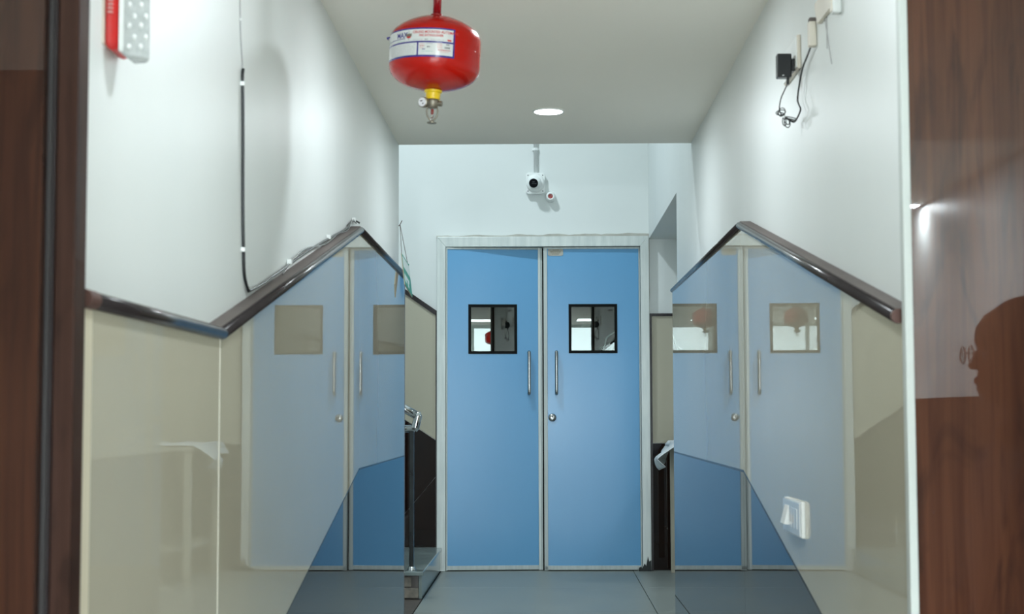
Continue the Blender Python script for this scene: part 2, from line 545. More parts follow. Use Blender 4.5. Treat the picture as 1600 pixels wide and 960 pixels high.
TOPZ, DARKZ = 1.655, 0.815
clad(wall_left, -1, 2.195, RY0 - 0.0025, XL, XL, TOPZ, DARKZ)
clad(wall_left, -1, RY0 + 0.0025, RY1, XL - 0.0008, XL + 0.0004, TOPZ, DARKZ)
clad(wall_left, -1, RY1 + 0.001, 7.16, XL + 0.0004, XL - 0.0004, TOPZ - 0.003, DARKZ)
link('grout', bx(WL + 0.001, XL + 0.0006, RY0 - 0.0025, RY0 + 0.0025, LOW, TOPZ - (0 - LOW) - 0.02), M['grout'], wall_left)
link('tile_edge', bx(WL, XL + 0.0014, 2.150, 2.194, LOW, 1.160), M['edge'], wall_left)

RR0, RR1 = 2.905, 5.155
_s = SLOPE
def clad_right():
    global RY0, RY1
    keep = (RY0, RY1)
    RY0, RY1 = 2.90, 5.155
    back = WR
    def slab(name, m, ya, yb_, lo, hi, fa, fb):
        b = bmesh.new()
        q = []
        for y, f in ((ya, fa), (yb_, fb)):
            for x in (back, f):
                for z in (lo(y), hi(y)):
                    q.append(b.verts.new((x, y, z)))
        for f in ((0, 1, 3, 2), (4, 6, 7, 5), (0, 4, 5, 1), (2, 3, 7, 6), (0, 2, 6, 4), (1, 5, 7, 3)):
            b.faces.new([q[i] for i in f])
        return link(name, b, m, wall_right)
    T = lambda y: 1.636 if y >= 5.155 else 1.636 - 0.195 * (5.155 - y)
    D = lambda y: 0.814 if y >= 5.155 else 0.814 - 0.205 * (5.155 - y)
    F = lambda y: 0.0 if y >= 5.40 else max(LOW, (y - 5.40) * SLOPE)
    for ya, yb_, fa, fb in ((2.852, 5.154, XR + 0.0035, XR), (5.156, 7.83, XR, XR - 0.0070)):
        slab('tile', M['tile'], ya, yb_, lambda y: D(y) + 0.004, lambda y: T(y) - 0.012, fa, fb)
        slab('tile', M['dark_tile'], ya, yb_, F, lambda y: D(y) - 0.004, fa, fb)
        slab('joint', M['rail'], ya, yb_, lambda y: D(y) - 0.004, lambda y: D(y) + 0.004, fa + 0.0003, fb + 0.0003)
    RY0, RY1 = keep
clad_right()
# white corner bead where the right wall ends towards the lobby
link('corner_bead', bx(0.6535, 0.6690, 2.826, 2.852, LOW, CZ), M['bead'], wall_right, bevel=0.002)

def ledge_and_rail(wall, xw, xf, pts, r=0.0115):
    """brown ledge on top of the tiles and a half-round dark rail on its outer edge, pts = (y, z)"""
    s = 1 if xf > xw else -1
    for (ya, za), (yb_, zb) in zip(pts, pts[1:]):
        b = bmesh.new()
        q = []
        for y, z in ((ya, za), (yb_, zb)):
            for x in (xw, xf + s * 0.001):
                for dz in (-0.010, 0.001):
                    q.append(b.verts.new((x, y, z + dz)))
        for f in ((0, 1, 3, 2), (4, 6, 7, 5), (0, 4, 5, 1), (2, 3, 7, 6), (0, 2, 6, 4), (1, 5, 7, 3)):
            b.faces.new([q[i] for i in f])
        link('ledge', b, M['ledge'], wall)
        link('rail', tb([(xf + s * 0.0035, ya, za - 0.0130), (xf + s * 0.0035, yb_, zb - 0.0130)], r, 14, 1), M['rail'], wall, smooth=True)

ledge_and_rail(wall_left, WL, XL, [(2.150, 1.176), (3.075, 1.176), (5.40, 1.660), (7.16, 1.655)])
ledge_and_rail(wall_right, WR, XR, [(2.88, 1.192), (5.155, 1.640), (7.86, 1.640)])
link('rail_end', cyl(0.0135, 2.868, 2.880, (XR - 0.002, 0, 1.180), 'y', 16), M['railend'], wall_right)
link('rail_end', cyl(0.0135, 2.144, 2.190, (XL + 0.002, 0, 1.164), 'y', 16), M['railend'], wall_left)
# dark end strip that closes the left tiles at the stair well
link('end_strip', bx(WL, XL + 0.0006, 7.16, 7.172, 0.0, 1.645), M['rail'], wall_left)
link('end_strip', bx(XR - 0.002, WR, 7.83, 7.842, 0.0, 1.640), M['edge'], wall_right)

# back wall tiles: level panel at the right, stair-sloped panel at the left
bw = wall_back
def backpanel(pts, m, name='tile', d=0.012):
    return link(name, pr(pts, 'y', 10.13 - d, 10.13), m, bw)
backpanel([(0.700, 0.818), (2.295, 0.818), (2.295, 1.640), (0.700, 1.640)], M['tile'])
backpanel([(0.700, 0.002), (2.295, 0.002), (2.295, 0.814), (0.700, 0.814)], M['dark_tile'])
backpanel([(0.684, 0.0), (0.700, 0.0), (0.700, 1.657), (0.684, 1.657)], M['rail'], 'edge_strip', 0.022)
backpanel([(0.700, 1.640), (2.295, 1.640), (2.295, 1.657), (0.700, 1.657)], M['rail'], 'edge_strip', 0.022)
sl = 0.70
zt = lambda x: 1.668 + (-0.698 - x) * sl
zd = lambda x: 0.835 + (-0.698 - x) * 0.66
xa, xb = -0.705, -2.6
backpanel([(xa, zd(xa) + 0.002), (xa, zt(xa) - 0.02), (xb, zt(xb) - 0.02), (xb, zd(xb) + 0.002)], M['tile'])
backpanel([(xa, 0.15), (xa, 0.60), (-0.96, 0.30), (-0.96, 0.15)], M['dark_tile'])
backpanel([(xa, 0.602), (xa, zd(xa) - 0.002), (xb, zd(xb) - 0.002), (xb, 0.30), (-0.96, 0.302)], M['dark_tile'])
backpanel([(-0.705, 0.15), (-0.694, 0.15), (-0.694, 1.665), (-0.705, 1.665)], M['rail'], 'edge_strip', 0.022)
backpanel([(-0.694, 1.665), (-0.698, 1.680), (xb, zt(xb)), (xb, zt(xb) - 0.022), (-0.705, 1.650)], M['rail'], 'edge_strip', 0.022)

# wood clad walls facing the lobby at both sides of the corridor mouth
wf = struct('wall_front_left', bx(-2.35, -0.664, 2.03, 2.10, LOW, CZ), M['woodL'])
tm = struct('trim_1', bx(-0.654, -0.6265, 2.060, 2.110, LOW, CZ), M['woodT'], bevel=0.002)
link('bead', bx(-0.664, -0.656, 2.046, 2.10, LOW, CZ), M['trimline'], tm, bevel=0.002)
link('groove', bx(-0.656, -0.6535, 2.052, 2.10, LOW, CZ), M['rail'], tm)
wr_ = struct('wall_front_right', bx(0.669, 3.15, 2.83, 2.90, LOW, CZ), M['woodR'])

# ================================================================== DOUBLE DOOR
door = bpy.data.objects.new('door_1', None)
COL.objects.link(door)
door.location = (0, 10.07, 0)
door['kind'] = 'structure'
DX0, DX1, DT = -0.637, 0.627, 2.094
FY0, FY1 = 0.0, 0.11
def dpart(name, bm, m, parent=door, **k):
    return link(name, bm, m, parent, **k)
dpart('door_frame', pr([(-0.695, 0.0), (-0.695, 2.160), (DX0, DT), (DX0, 0.0)], 'y', FY0, FY1), M['alu'], bevel=0.002)
dpart('door_frame', pr([(0.683, 0.0), (0.683, 2.160), (DX1, DT), (DX1, 0.0)], 'y', FY0, FY1), M['alu'], bevel=0.002)
dpart('door_frame', pr([(-0.695, 2.160), (0.683, 2.160), (DX1, DT), (DX0, DT)], 'y', FY0, FY1), M['alu'], bevel=0.002)
# ragged plaster along head and right jamb, its grey also painting the head's shadow line
b = bmesh.new()
top = [(-0.700 + 1.388 * i / 40, 2.167 + 0.006 * random.random() + 0.010 * i / 40 + (0.004 if i % 7 < 3 else 0)) for i in range(41)]
prism(b, [(-0.700, 2.156)] + top + [(0.688, 2.150)], 'y', 0.045, 0.0599)
dpart('plaster_edge', b, M['plaster'])
b = bmesh.new()
jr = [(0.687 + 0.004 * random.random(), 2.15 - 2.14 * i / 30) for i in range(31)]
prism(b, [(0.680, 2.15)] + jr + [(0.680, 0.01)], 'y', 0.045, 0.0599)
dpart('plaster_edge', b, M['plaster'])
# black scuffed corner at the foot of the right jamb
b = bmesh.new()
sc = [(0.600, 0.0), (0.602, 0.022), (0.618, 0.030), (0.622, 0.018), (0.640, 0.05), (0.648, 0.034), (0.660, 0.095), (0.668, 0.062), (0.680, 0.070), (0.682, 0.0)]
prism(b, sc, 'y', -0.003, 0.0)
dpart('scuffed_paint', b, M['scuff'])

def leaf(x0, x1, yoff, hinge_left, rot):
    W = x1 - x0
    lf = bpy.data.objects.new('leaf', None)
    COL.objects.link(lf)
    lf.parent = door
    lf.location = (x0 if hinge_left else x1, yoff, 0)
    lf.rotation_euler = (0, 0, rot)
    a = 0 if hinge_left else -W      # local x of the left edge
    T = 0.034
    z0, z1 = 0.008, DT - 0.003
    wx0, wx1, wz0, wz1 = (0.1465, 0.4622, 1.398, 1.719) if hinge_left else (0.1655, 0.4790, 1.4, 1.718)
    # panel with a real window opening
    b = bmesh.new()
    o_ = [(a + 0.010, z0 + 0.026), (a + W - 0.010, z0 + 0.026), (a + W - 0.010, z1 - 0.006), (a + 0.010, z1 - 0.006)]
    i_ = [(a + wx0, wz0), (a + wx1, wz0), (a + wx1, wz1), (a + wx0, wz1)]
    for y in (0, T):
        O = [b.verts.new((x, y, z)) for x, z in o_]
        I = [b.verts.new((x, y, z)) for x, z in i_]
        for k in range(4):
            b.faces.new((O[k], O[(k + 1) % 4], I[(k + 1) % 4], I[k]))
    b.verts.ensure_lookup_table()
    for base in (0, 4):
        for k in range(4):
            p, q = base + k, base + (k + 1) % 4
            b.faces.new([b.verts[i] for i in (p, q, q + 8, p + 8)])
    link('door_panel', b, M['blue'], lf)
    # aluminium edges
    st = 0.010
    if hinge_left:
        link('edge_channel', bx(a + W - 0.030, a + W - 0.012, -0.006, T + 0.004, 0.003, z1), M['alu'], lf, bevel=0.0015)
        link('edge_channel', bx(a + W - 0.012, a + W - 0.002, -0.002, T + 0.004, 0.003, z1), M['alu2'], lf, bevel=0.0015)
        link('edge_channel', bx(a + 0.001, a + 0.010, -0.004, T + 0.004, 0.003, z1), M['alu2'], lf, bevel=0.0015)
    else:
        link('edge_channel', bx(a + 0.002, a + 0.026, -0.006, T + 0.004, 0.003, z1), M['alu2'], lf, bevel=0.0015)
        link('edge_channel', bx(a + W - 0.009, a + W - 0.001, -0.004, T + 0.004, 0.003, z1), M['alu2'], lf, bevel=0.0015)
    link('bottom_channel', bx(a + 0.004, a + W - (0.030 if hinge_left else 0.004), -0.006, T + 0.004, 0.006, 0.034), M['alu2'], lf, bevel=0.002)
    link('top_channel', bx(a + 0.004, a + W - (0.030 if hinge_left else 0.004), -0.004, T + 0.004, z1 - 0.012, z1), M['alu2'], lf, bevel=0.001)
    # window: black beading and pane
    b = bmesh.new()
    F = 0.018
    fx0, fx1, fz0, fz1 = a + wx0 - 0.001, a + wx1 + 0.001, wz0 - 0.001, wz1 + 0.001
    for q in ((fx0, fx1, fz0, fz0 + F), (fx0, fx1, fz1 - F, fz1), (fx0, fx0 + F, fz0 + F, fz1 - F), (fx1 - F, fx1, fz0 + F, fz1 - F)):
        box(b, q[0], q[1], -0.003, 0.012, q[2], q[3])
    link('window_frame', b, M['blackframe'], lf)
    link('pane', bx(fx0 + F - 0.001, fx1 - F + 0.001, 0.0085, 0.0125, fz0 + F - 0.001, fz1 - F + 0.001), M['glass'], lf)
    # small maker's mark etched in the glass corner: two dark rings
    b = bmesh.new()
    for dx in (-0.009, 0.0, 0.009):
        ring = [(fx1 - 0.045 + dx + 0.0065 * math.cos(t * PI / 8), 0.0075, fz1 - 0.042 + 0.0055 * math.sin(t * PI / 8)) for t in range(17)]
        tube(b, ring, 0.0010, 5, 1)
    link('glass_mark', b, M['blackframe'], lf)
    # pull handle
    hx = a + W - 0.092 if hinge_left else a + 0.084
    hz0, hz1 = 1.140, 1.405
    link('handle', tb([(hx, 0.0, hz0), (hx, -0.030, hz0 - 0.002), (hx, -0.045, hz0 + 0.014), (hx, -0.045, (hz0 + hz1) / 2), (hx, -0.045, hz1 - 0.014), (hx, -0.030, hz1 + 0.002), (hx, 0.0, hz1)], 0.0105, 14, 6), M['steel'], lf, smooth=True)
    if not hinge_left:
        lx = a + 0.056
        link('lock', lathe(bmesh.new(), [(0.026, 0.0), (0.026, -0.004), (0.022, -0.010), (0.012, -0.013), (0.0, -0.013)], (lx, 0, 0.983), 28, 'y'), M['steel'], lf, smooth=True)
        k = bmesh.new()
        lathe(k, [(0.0045, -0.0125), (0.0045, -0.0145)], (lx, 0, 0.988), 12, 'y')
        box(k, lx - 0.0022, lx + 0.0022, -0.0142, -0.0120, 0.974, 0.988)
        link('keyhole', k, M['blackframe'], lf)
        b = bmesh.new()
        prism(b, [(x + a + 0.081, z + 2.058) for x, z in rrect(0.100, 0.046, 0.012)], 'y', -0.0025, -0.0005)
        pl = link('sticker', b, M['plaster'], lf)
        b = bmesh.new()
        random.seed(9)
        for r_, (zz, hw) in enumerate(((2.072, 0.018), (2.063, 0.034), (2.054, 0.032), (2.046, 0.024))):
            x = a + 0.081 - hw
            while x < a + 0.081 + hw:
                wd = 0.003 + 0.004 * random.random()
                box(b, x, x + wd, -0.0031, -0.0024, zz - 0.0022, zz + 0.0022)
                x += wd + 0.0012
        link('print', b, mat('tan_print', (0.22, 0.19, 0.12), 0.6), lf)
    return lf
leaf(DX0 + 0.001, -0.006, 0.005, True, math.radians(4.9))
leaf(-0.004, DX1 - 0.001, 0.029, False, math.radians(0.5))

# dark room behind the doors
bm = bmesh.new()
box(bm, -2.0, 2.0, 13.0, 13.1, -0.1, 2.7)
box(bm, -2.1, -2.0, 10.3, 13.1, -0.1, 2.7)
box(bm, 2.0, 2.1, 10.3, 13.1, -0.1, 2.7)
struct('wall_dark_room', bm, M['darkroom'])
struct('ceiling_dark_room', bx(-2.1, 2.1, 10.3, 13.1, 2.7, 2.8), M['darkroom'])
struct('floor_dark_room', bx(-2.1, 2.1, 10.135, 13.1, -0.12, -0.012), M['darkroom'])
t = tag(link('rubber_tube', tb([(0.375, 10.32, 1.360), (0.392, 10.33, 1.410), (0.405, 10.33, 1.470), (0.418, 10.33, 1.510), (0.455, 10.33, 1.540), (0.50, 10.33, 1.555), (0.56, 10.33, 1.56)], 0.005, 8), M['whitetube']),
        'white curved tube behind the right door window, the thicker upper bend', 'tube')
t = tag(link('rubber_tube', tb([(0.365, 10.36, 1.435), (0.41, 10.36, 1.462), (0.455, 10.36, 1.492), (0.50, 10.36, 1.53), (0.56, 10.36, 1.56)], 0.0035, 8), M['whitetube']),
        'thin white tube crossing behind the right door window', 'tube')

# ================================================================== STAIR at the left
stair = thing('staircase', (-0.668, 9.35, 0), 'grey marble staircase rising left beside the blue doors', 'stairs')
def sp(name, bm, m, **k):
    return link(name, bm, m, stair, **k)
# local frame: x left is negative, y from -0.80 (open side) to 0.775 (back wall), z up
RISE, GO = 0.150, 0.30
for i in range(6):
    x1 = -GO * i
    z = RISE * (i + 1)
    sp('riser', bx(x1 - 0.020, x1 - 0.004, -0.785, 0.755, z - RISE + 0.001, z - 0.022), M['marble'])
    sp('tread', bx(x1 - GO - 0.02, x1 + 0.006, -0.815, 0.755, z - 0.022, z), M['marble'], bevel=0.004)
random.seed(11)
for i in range(3):
    for row in range(2 * (i + 1)):
        z = 0.003 + row * 0.062
        if z + 0.058 > RISE * (i + 1) - 0.022: continue
        xx = -0.022 - GO * i - (0.04 if row % 2 else 0.0)
        while xx > -GO * (i + 1) - 0.01:
            w_ = min(0.115, xx + GO * (i + 1) + 0.012)
            if w_ < 0.02: break
            sp('brick', bx(xx - w_ + 0.005, xx, -0.790 + 0.006 * random.random(), -0.60, z, z + 0.056), M['brick'], bevel=0.004, seg=1)
            xx -= w_ + 0.004
sp('masonry', pr([(-0.024, 0.0), (-0.024, 0.125), (-0.324, 0.125), (-0.324, 0.275), (-0.624, 0.275), (-0.624, 0.42), (-1.8, 0.42), (-1.8, 0.0)], 'y', -0.775, 0.765), M['darkfloor'])
# handrail
hr = thing('stair_handrail', (-0.731, 8.600, 0.15), 'looped stainless stair handrail on a black square post at the lowest step', 'handrail')
link('post', bx(-0.0125, 0.0125, -0.0125, 0.0125, 0.004, 0.770), M['postblack'], hr, bevel=0.002)
link('foot', lathe(bmesh.new(), [(0.026, -0.001), (0.026, 0.004), (0.020, 0.012), (0.017, 0.022)], (0, 0, 0), 18), M['chrome'], hr, smooth=True)
for k in range(5):
    link('post', bx(-0.3 * (k + 1) - 0.0125, -0.3 * (k + 1) + 0.0125, -0.0125, 0.0125, 0.15 * (k + 1), 0.80 + 0.2 * k), M['postblack'], hr)
ux = [(-1.80, 0, 1.95), (-0.60, 0, 1.20), (-0.046, 0, 0.905)]
up_ = [(-1.60, 0, 1.84), (-0.05, 0, 0.893)]
link('top_rail', tb(up_ + [(0.024, 0, 0.850)], 0.0225, 18, 1), M['chrome'], hr, smooth=True)
link('rail_return', tb([(0.026, 0, 0.862), (0.034, 0, 0.846), (0.020, 0, 0.785), (0.010, 0, 0.772)], 0.0225, 18, 1), M['chrome'], hr, smooth=True)
link('lower_rail', tb([(0.014, 0, 0.778), (-0.16, 0, 0.772), (-0.20, 0, 0.79), (-1.60, 0, 1.66)], 0.0200, 18, 1), M['chrome'], hr, smooth=True)

# ================================================================== RECESS: table with cloth
tbl = thing('side_table', (1.15, 9.60, 0), 'beige table standing in the right recess under a white cloth', 'table')
link('tabletop', bx(-0.36, 0.60, -0.44, 0.42, 0.79, 0.815), M['beige'], tbl, bevel=0.003)
for sx in (-0.33, 0.56):
    for sy in (-0.41, 0.38):
        link('leg', bx(sx - 0.02, sx + 0.02, sy - 0.02, sy + 0.02, 0, 0.79), M['beige'], tbl, bevel=0.002)
link('shelf', bx(-0.31, 0.54, -0.39, 0.36, 0.20, 0.22), M['beige'], tbl)
link('back_panel', bx(0.0, 0.54, -0.40, -0.385, 0.22, 0.79), M['beige'], tbl)
# crumpled cloth: lies on the top and hangs over the corner
b = bmesh.new()
NX, NY = 26, 26
random.seed(3)
ph = [random.random() * 6 for _ in range(8)]
gv = []
for i in range(NX + 1):
    row = []
    for j in range(NY + 1):
        u = i / NX * 0.52 - 0.20            # distance in from the table's left edge, negative hangs
        v = j / NY * 0.80 - 0.42
        wob = 0.008 * math.sin(9 * u + ph[0] + 6 * v) + 0.006 * math.sin(23 * v + ph[1]) + 0.005 * math.sin(31 * u - 12 * v + ph[2])
        if u >= 0:
            x, z = -0.362 + u, 0.820 + abs(wob) + 0.004
        else:
            d = -u * (0.72 + 0.28 * math.cos(5.0 * (v + 0.28)))
            x = -0.368 - 0.16 * math.sin(min(d / 0.2, 1) * PI / 2) * (0.62 + 0.38 * math.cos(6 * (v + 0.3))) + wob * 1.3
            z = 0.826 - d * 0.72 + wob * 0.8
            if d > 0.11:
                x += (d - 0.11) * 0.9
        row.append(b.verts.new((x, v + 0.35 * wob, z)))
    gv.append(row)
for i in range(NX):
    for j in range(NY):
        b.faces.new((gv[i][j], gv[i + 1][j], gv[i + 1][j + 1], gv[i][j + 1]))
clo = link('draped_cloth', b, M['cloth'], smooth=True, loc=(1.15, 9.60, 0))
md = clo.modifiers.new('thick', 'SOLIDIFY'); md.thickness = 0.003
tag(clo, 'crumpled white cloth hanging over the edge of the recess table', 'cloth')

# ================================================================== CEILING MOUNTED EXTINGUISHER
ext = thing('fire_extinguisher', (-0.283, 4.20, CZ), 'red ceiling mounted fire extinguisher hanging on a pipe, white and navy label', 'fire extinguisher', rot=(0, math.radians(2.6), 0))
RB = 0.1245
zt0 = -0.170    # top of the dome below the ceiling
prof = [(0.017, zt0 + 0.004), (0.030, zt0 - 0.001), (0.055, zt0 - 0.008), (0.080, zt0 - 0.019), (0.100, zt0 - 0.031), (0.114, zt0 - 0.043), (0.1225, zt0 - 0.056), (RB, zt0 - 0.068),
        (RB, zt0 - 0.100), (RB, zt0 - 0.142), (0.1225, zt0 - 0.153), (0.118, zt0 - 0.163), (0.110, zt0 - 0.172), (0.098, zt0 - 0.181), (0.082, zt0 - 0.189), (0.060, zt0 - 0.196), (0.036, zt0 - 0.201), (0.022, zt0 - 0.203)]
link('tank', lathe(bmesh.new(), prof, n=72), M['red'], ext, smooth=True)
link('weld_seam', lathe(bmesh.new(), [(RB - 0.001, zt0 - 0.103), (RB + 0.0009, zt0 - 0.1045), (RB - 0.001, zt0 - 0.106)], n=72), M['red'], ext, smooth=True)
link('pipe', cyl(0.0115, zt0 + 0.0, 0.012, n=20), M['darkred'], ext, smooth=True)
link('pipe_flange', lathe(bmesh.new(), [(0.0165, zt0 - 0.002), (0.0165, zt0 + 0.007), (0.0115, zt0 + 0.010)], n=24), M['darkred'], ext, smooth=False)
link('ceiling_flange', lathe(bmesh.new(), [(0.045, -0.002), (0.045, -0.008), (0.016, -0.014)], n=28), M['darkred'], ext)
nz = zt0 - 0.203
link('neck', lathe(bmesh.new(), [(0.021, nz + 0.006), (0.021, nz - 0.004)], n=28), M['darkred'], ext, smooth=True)
link('collar', lathe(bmesh.new(), [(0.0245, nz - 0.001), (0.0245, nz - 0.006), (0.0205, nz - 0.009), (0.0195, nz - 0.024), (0.0185, nz - 0.026)], n=32), M['yellow'], ext, smooth=False)
vz = nz - 0.026
vb = link('valve', lathe(bmesh.new(), [(0.016, vz + 0.002), (0.018, vz - 0.004), (0.017, vz - 0.014), (0.013, vz - 0.020), (0.011, vz - 0.024)], n=24), M['brass'], ext, smooth=True)
# side ports with the pressure gauge turned to the camera at the left
gd = Vector((-0.50, -0.85, -0.06)).normalized()
link('gauge_stem', tb([(0, 0, vz - 0.010), tuple(Vector((-0.010, -0.004, vz - 0.010))), tuple(Vector((-0.022, -0.010, vz - 0.011)))], 0.010, 14, 1), M['brass'], ext)
b = bmesh.new()
lathe(b, [(0.0145, 0), (0.0145, 0.012), (0.0125, 0.0135)], n=28)
q = gd.to_track_quat('Z', 'Y').to_matrix().to_4x4()
gpos = Vector((-0.020, -0.010, vz - 0.011))
bmesh.ops.transform(b, matrix=Matrix.Translation(gpos) @ q, verts=b.verts)
gb = link('gauge', b, M['brass'], ext, smooth=False)
b = bmesh.new(); lathe(b, [(0.0122, 0.0134), (0.0122, 0.0142)], n=28)
bmesh.ops.transform(b, matrix=Matrix.Translation(gpos) @ q, verts=b.verts)
link('dial', b, M['dial'], gb)
b = bmesh.new()
box(b, -0.006, 0.001, 0.002, 0.0045, 0.0143, 0.0148); box(b, 0.001, 0.0045, -0.006, -0.0025, 0.0143, 0.0148)
bmesh.ops.transform(b, matrix=Matrix.Translation(gpos) @ q, verts=b.verts)
link('dial_print', b, M['blackframe'], gb)
link('side_port', tb([(0.006, -0.002, vz - 0.010), (0.026, -0.006, vz - 0.012)], 0.0075, 12, 1), M['brass'], ext)
# sprinkler frame: two curved arms, bulb, deflector
for s in (-1, 1):
    link('sprinkler_arm', tb([(s * 0.013, 0, vz - 0.020), (s * 0.0150, 0, vz - 0.032), (s * 0.0135, 0, vz - 0.044), (s * 0.008, 0, vz - 0.053), (s * 0.003, 0, vz - 0.059)], 0.0026, 8), M['brass'], ext, smooth=True)
link('bulb', lathe(bmesh.new(), [(0.0, vz - 0.022), (0.0045, vz - 0.025), (0.005, vz - 0.036), (0.0042, vz - 0.048), (0.0, vz - 0.053)], n=14), M['glassbulb'], ext, smooth=True)
link('bulb_liquid', lathe(bmesh.new(), [(0.0, vz - 0.026), (0.0028, vz - 0.028), (0.0028, vz - 0.040), (0.0, vz - 0.042)], n=10), M['sprinkred'], ext, smooth=True)
link('deflector', lathe(bmesh.new(), [(0.004, vz - 0.057), (0.006, vz - 0.062), (0.013, vz - 0.0635), (0.0128, vz - 0.0655), (0.0, vz - 0.066)], n=24), M['brass'], ext)
link('eyelet', tb([(-RB + 0.002, -0.02, zt0 - 0.066), (-RB - 0.006, -0.022, zt0 - 0.069), (-RB - 0.0015, -0.022, zt0 - 0.073)], 0.002, 6), M['navy'], ext)

# wrapped label: arc coordinate s (metres along the girth from the front), height h
A0 = math.radians(-90)          # direction towards the camera
AR = math.radians(-90 + 29)     # right end of the label
def wrap(s, h, d):
    a = AR + s / RB             # s negative goes to the left around the tank
    return ((RB + d) * math.cos(a), (RB + d) * math.sin(a), h)
LT, LB_ = zt0 - 0.060, zt0 - 0.139
LW = 0.235
def patch(s0, s1, h0, h1, d, th=0.0006):
    b = bmesh.new()
    n = max(2, int(abs(s1 - s0) / 0.006))
    inn, out = [], []
    for i in range(n + 1):
        s = s0 + (s1 - s0) * i / n
        out.append((b.verts.new(wrap(s, h0, d)), b.verts.new(wrap(s, h1, d))))
    for (p, q_), (r_, t_) in zip(out, out[1:]):
        b.faces.new((p, r_, t_, q_))
    return b
def into(b, other):
    me = bpy.data.meshes.new('t'); other.to_mesh(me); other.free(); b.from_mesh(me); bpy.data.meshes.remove(me)
lab = link('label', patch(-LW, 0, LB_, LT, 0.0006), M['navy'], ext, smooth=True)
B1 = 0.0052
mid = LT - 0.0385
b = bmesh.new()
into(b, patch(-LW + B1, -B1, mid + 0.0022, LT - B1 + 0.0010, 0.0010))
split = -0.101
into(b, patch(split + 0.0022, -B1, LB_ + B1, mid - 0.0022, 0.0010))
into(b, patch(-LW + B1, split - 0.0022, LB_ + B1, mid - 0.0022, 0.0010))
link('label_field', b, M['labelwhite'], lab, smooth=True)
def label_text(s, size, s_left, h, m, sx=1.0, name='lettering'):
    vs, fs = text_mesh(s, size, 'LEFT', sx)
    b = bmesh.new()
    V = [b.verts.new(wrap(s_left + x, h + y, 0.0016)) for x, y in vs]
    for f in fs:
        try: b.faces.new([V[i] for i in f])
        except ValueError: pass
    me_o = link(name, b, m, lab)
    return me_o
label_text('CEILING MOUNTED AUTOMATIC', 0.0098, -0.1165, LT - 0.0150, M['redink'], 0.86)
label_text('FIRE EXTINGUISHER', 0.0085, -0.0980, LT - 0.0240, M['redink'], 0.86)
label_text('MAX', 0.0200, -0.1720, LT - 0.0245, M['navy'], 0.92)
b = bmesh.new(); into(b, patch(-0.220, -0.1405, LT - 0.0285, LT - 0.0268, 0.0016)); link('logo_bar', b, M['navy'], lab)
# little pictogram of the tank
b = bmesh.new()
into(b, patch(-0.1290, -0.1278, LT - 0.0335, LT - 0.0060, 0.0016))
into(b, patch(-0.1375, -0.1193, LT - 0.0235, LT - 0.0155, 0.0017))
link('pictogram', b, M['brass'], lab)
b = bmesh.new(); into(b, patch(-0.1345, -0.1223, LT - 0.0275, LT - 0.0225, 0.0018)); link('pictogram', b, M['redink'], lab)
# rows of print too small to read
random.seed(21)
def scribble(s0, s1, h, hh, m, dens=0.75, wd=(0.0015, 0.005)):
    b = bmesh.new()
    x = s0
    while x < s1:
        w_ = random.uniform(*wd)
        if random.random() < dens:
            into(b, patch(x, min(x + w_, s1), h, h + hh, 0.0016))
        x += w_ + 0.0012
    link('small_print', b, m, lab)
scribble(-0.116, -0.088, LT - 0.0335, 0.0018, M['inkfaint'], 1)
scribble(-0.082, -0.074, LT - 0.0335, 0.0022, M['ink'], 1)
scribble(-0.066, -0.030, LT - 0.0335, 0.0018, M['inkfaint'], 0.9)
b = bmesh.new(); into(b, patch(-0.0215, -0.0105, LT - 0.0345, LT - 0.0300, 0.0016)); link('stamp', b, M['redink'], lab)
scribble(-0.170, -0.142, LT - 0.0345, 0.0016, M['greenink'], 0.9)
for k in range(7):
    scribble(-0.205, -0.108, mid - 0.008 - k * 0.0042, 0.0014, M['inkfaint'], 0.95)
for k, (m_, s0, s1) in enumerate(((M['pinkink'], -0.095, -0.083), (M['redink'], -0.095, -0.082), (M['pinkink'], -0.095, -0.084))):
    scribble(s0, s1, mid - 0.007 - k * 0.0052, 0.0020, m_, 1)
scribble(-0.077, -0.060, mid - 0.006, 0.0022, M['inkfaint'], 1)
scribble(-0.075, -0.066, mid - 0.0155, 0.0035, M['ink'], 1)
scribble(-0.088, -0.080, mid - 0.0215, 0.0024, M['navy'], 1)
scribble(-0.088, -0.058, mid - 0.0270, 0.0020, M['greenink'], 0.8)
for k in range(4):
    scribble(-0.048, -0.034, mid - 0.0055 - k * 0.0038, 0.0018, M['pinkink'], 1)
scribble(-0.024, -0.015, mid - 0.0075, 0.0040, M['ink'], 1)
scribble(-0.028, -0.014, mid - 0.0165, 0.0045, M['ink'], 1)
scribble(-0.046, -0.012, mid - 0.0225, 0.0022, M['redink'], 0.9)
scribble(-0.040, -0.018, mid - 0.0265, 0.0018, M['pinkink'], 0.9)

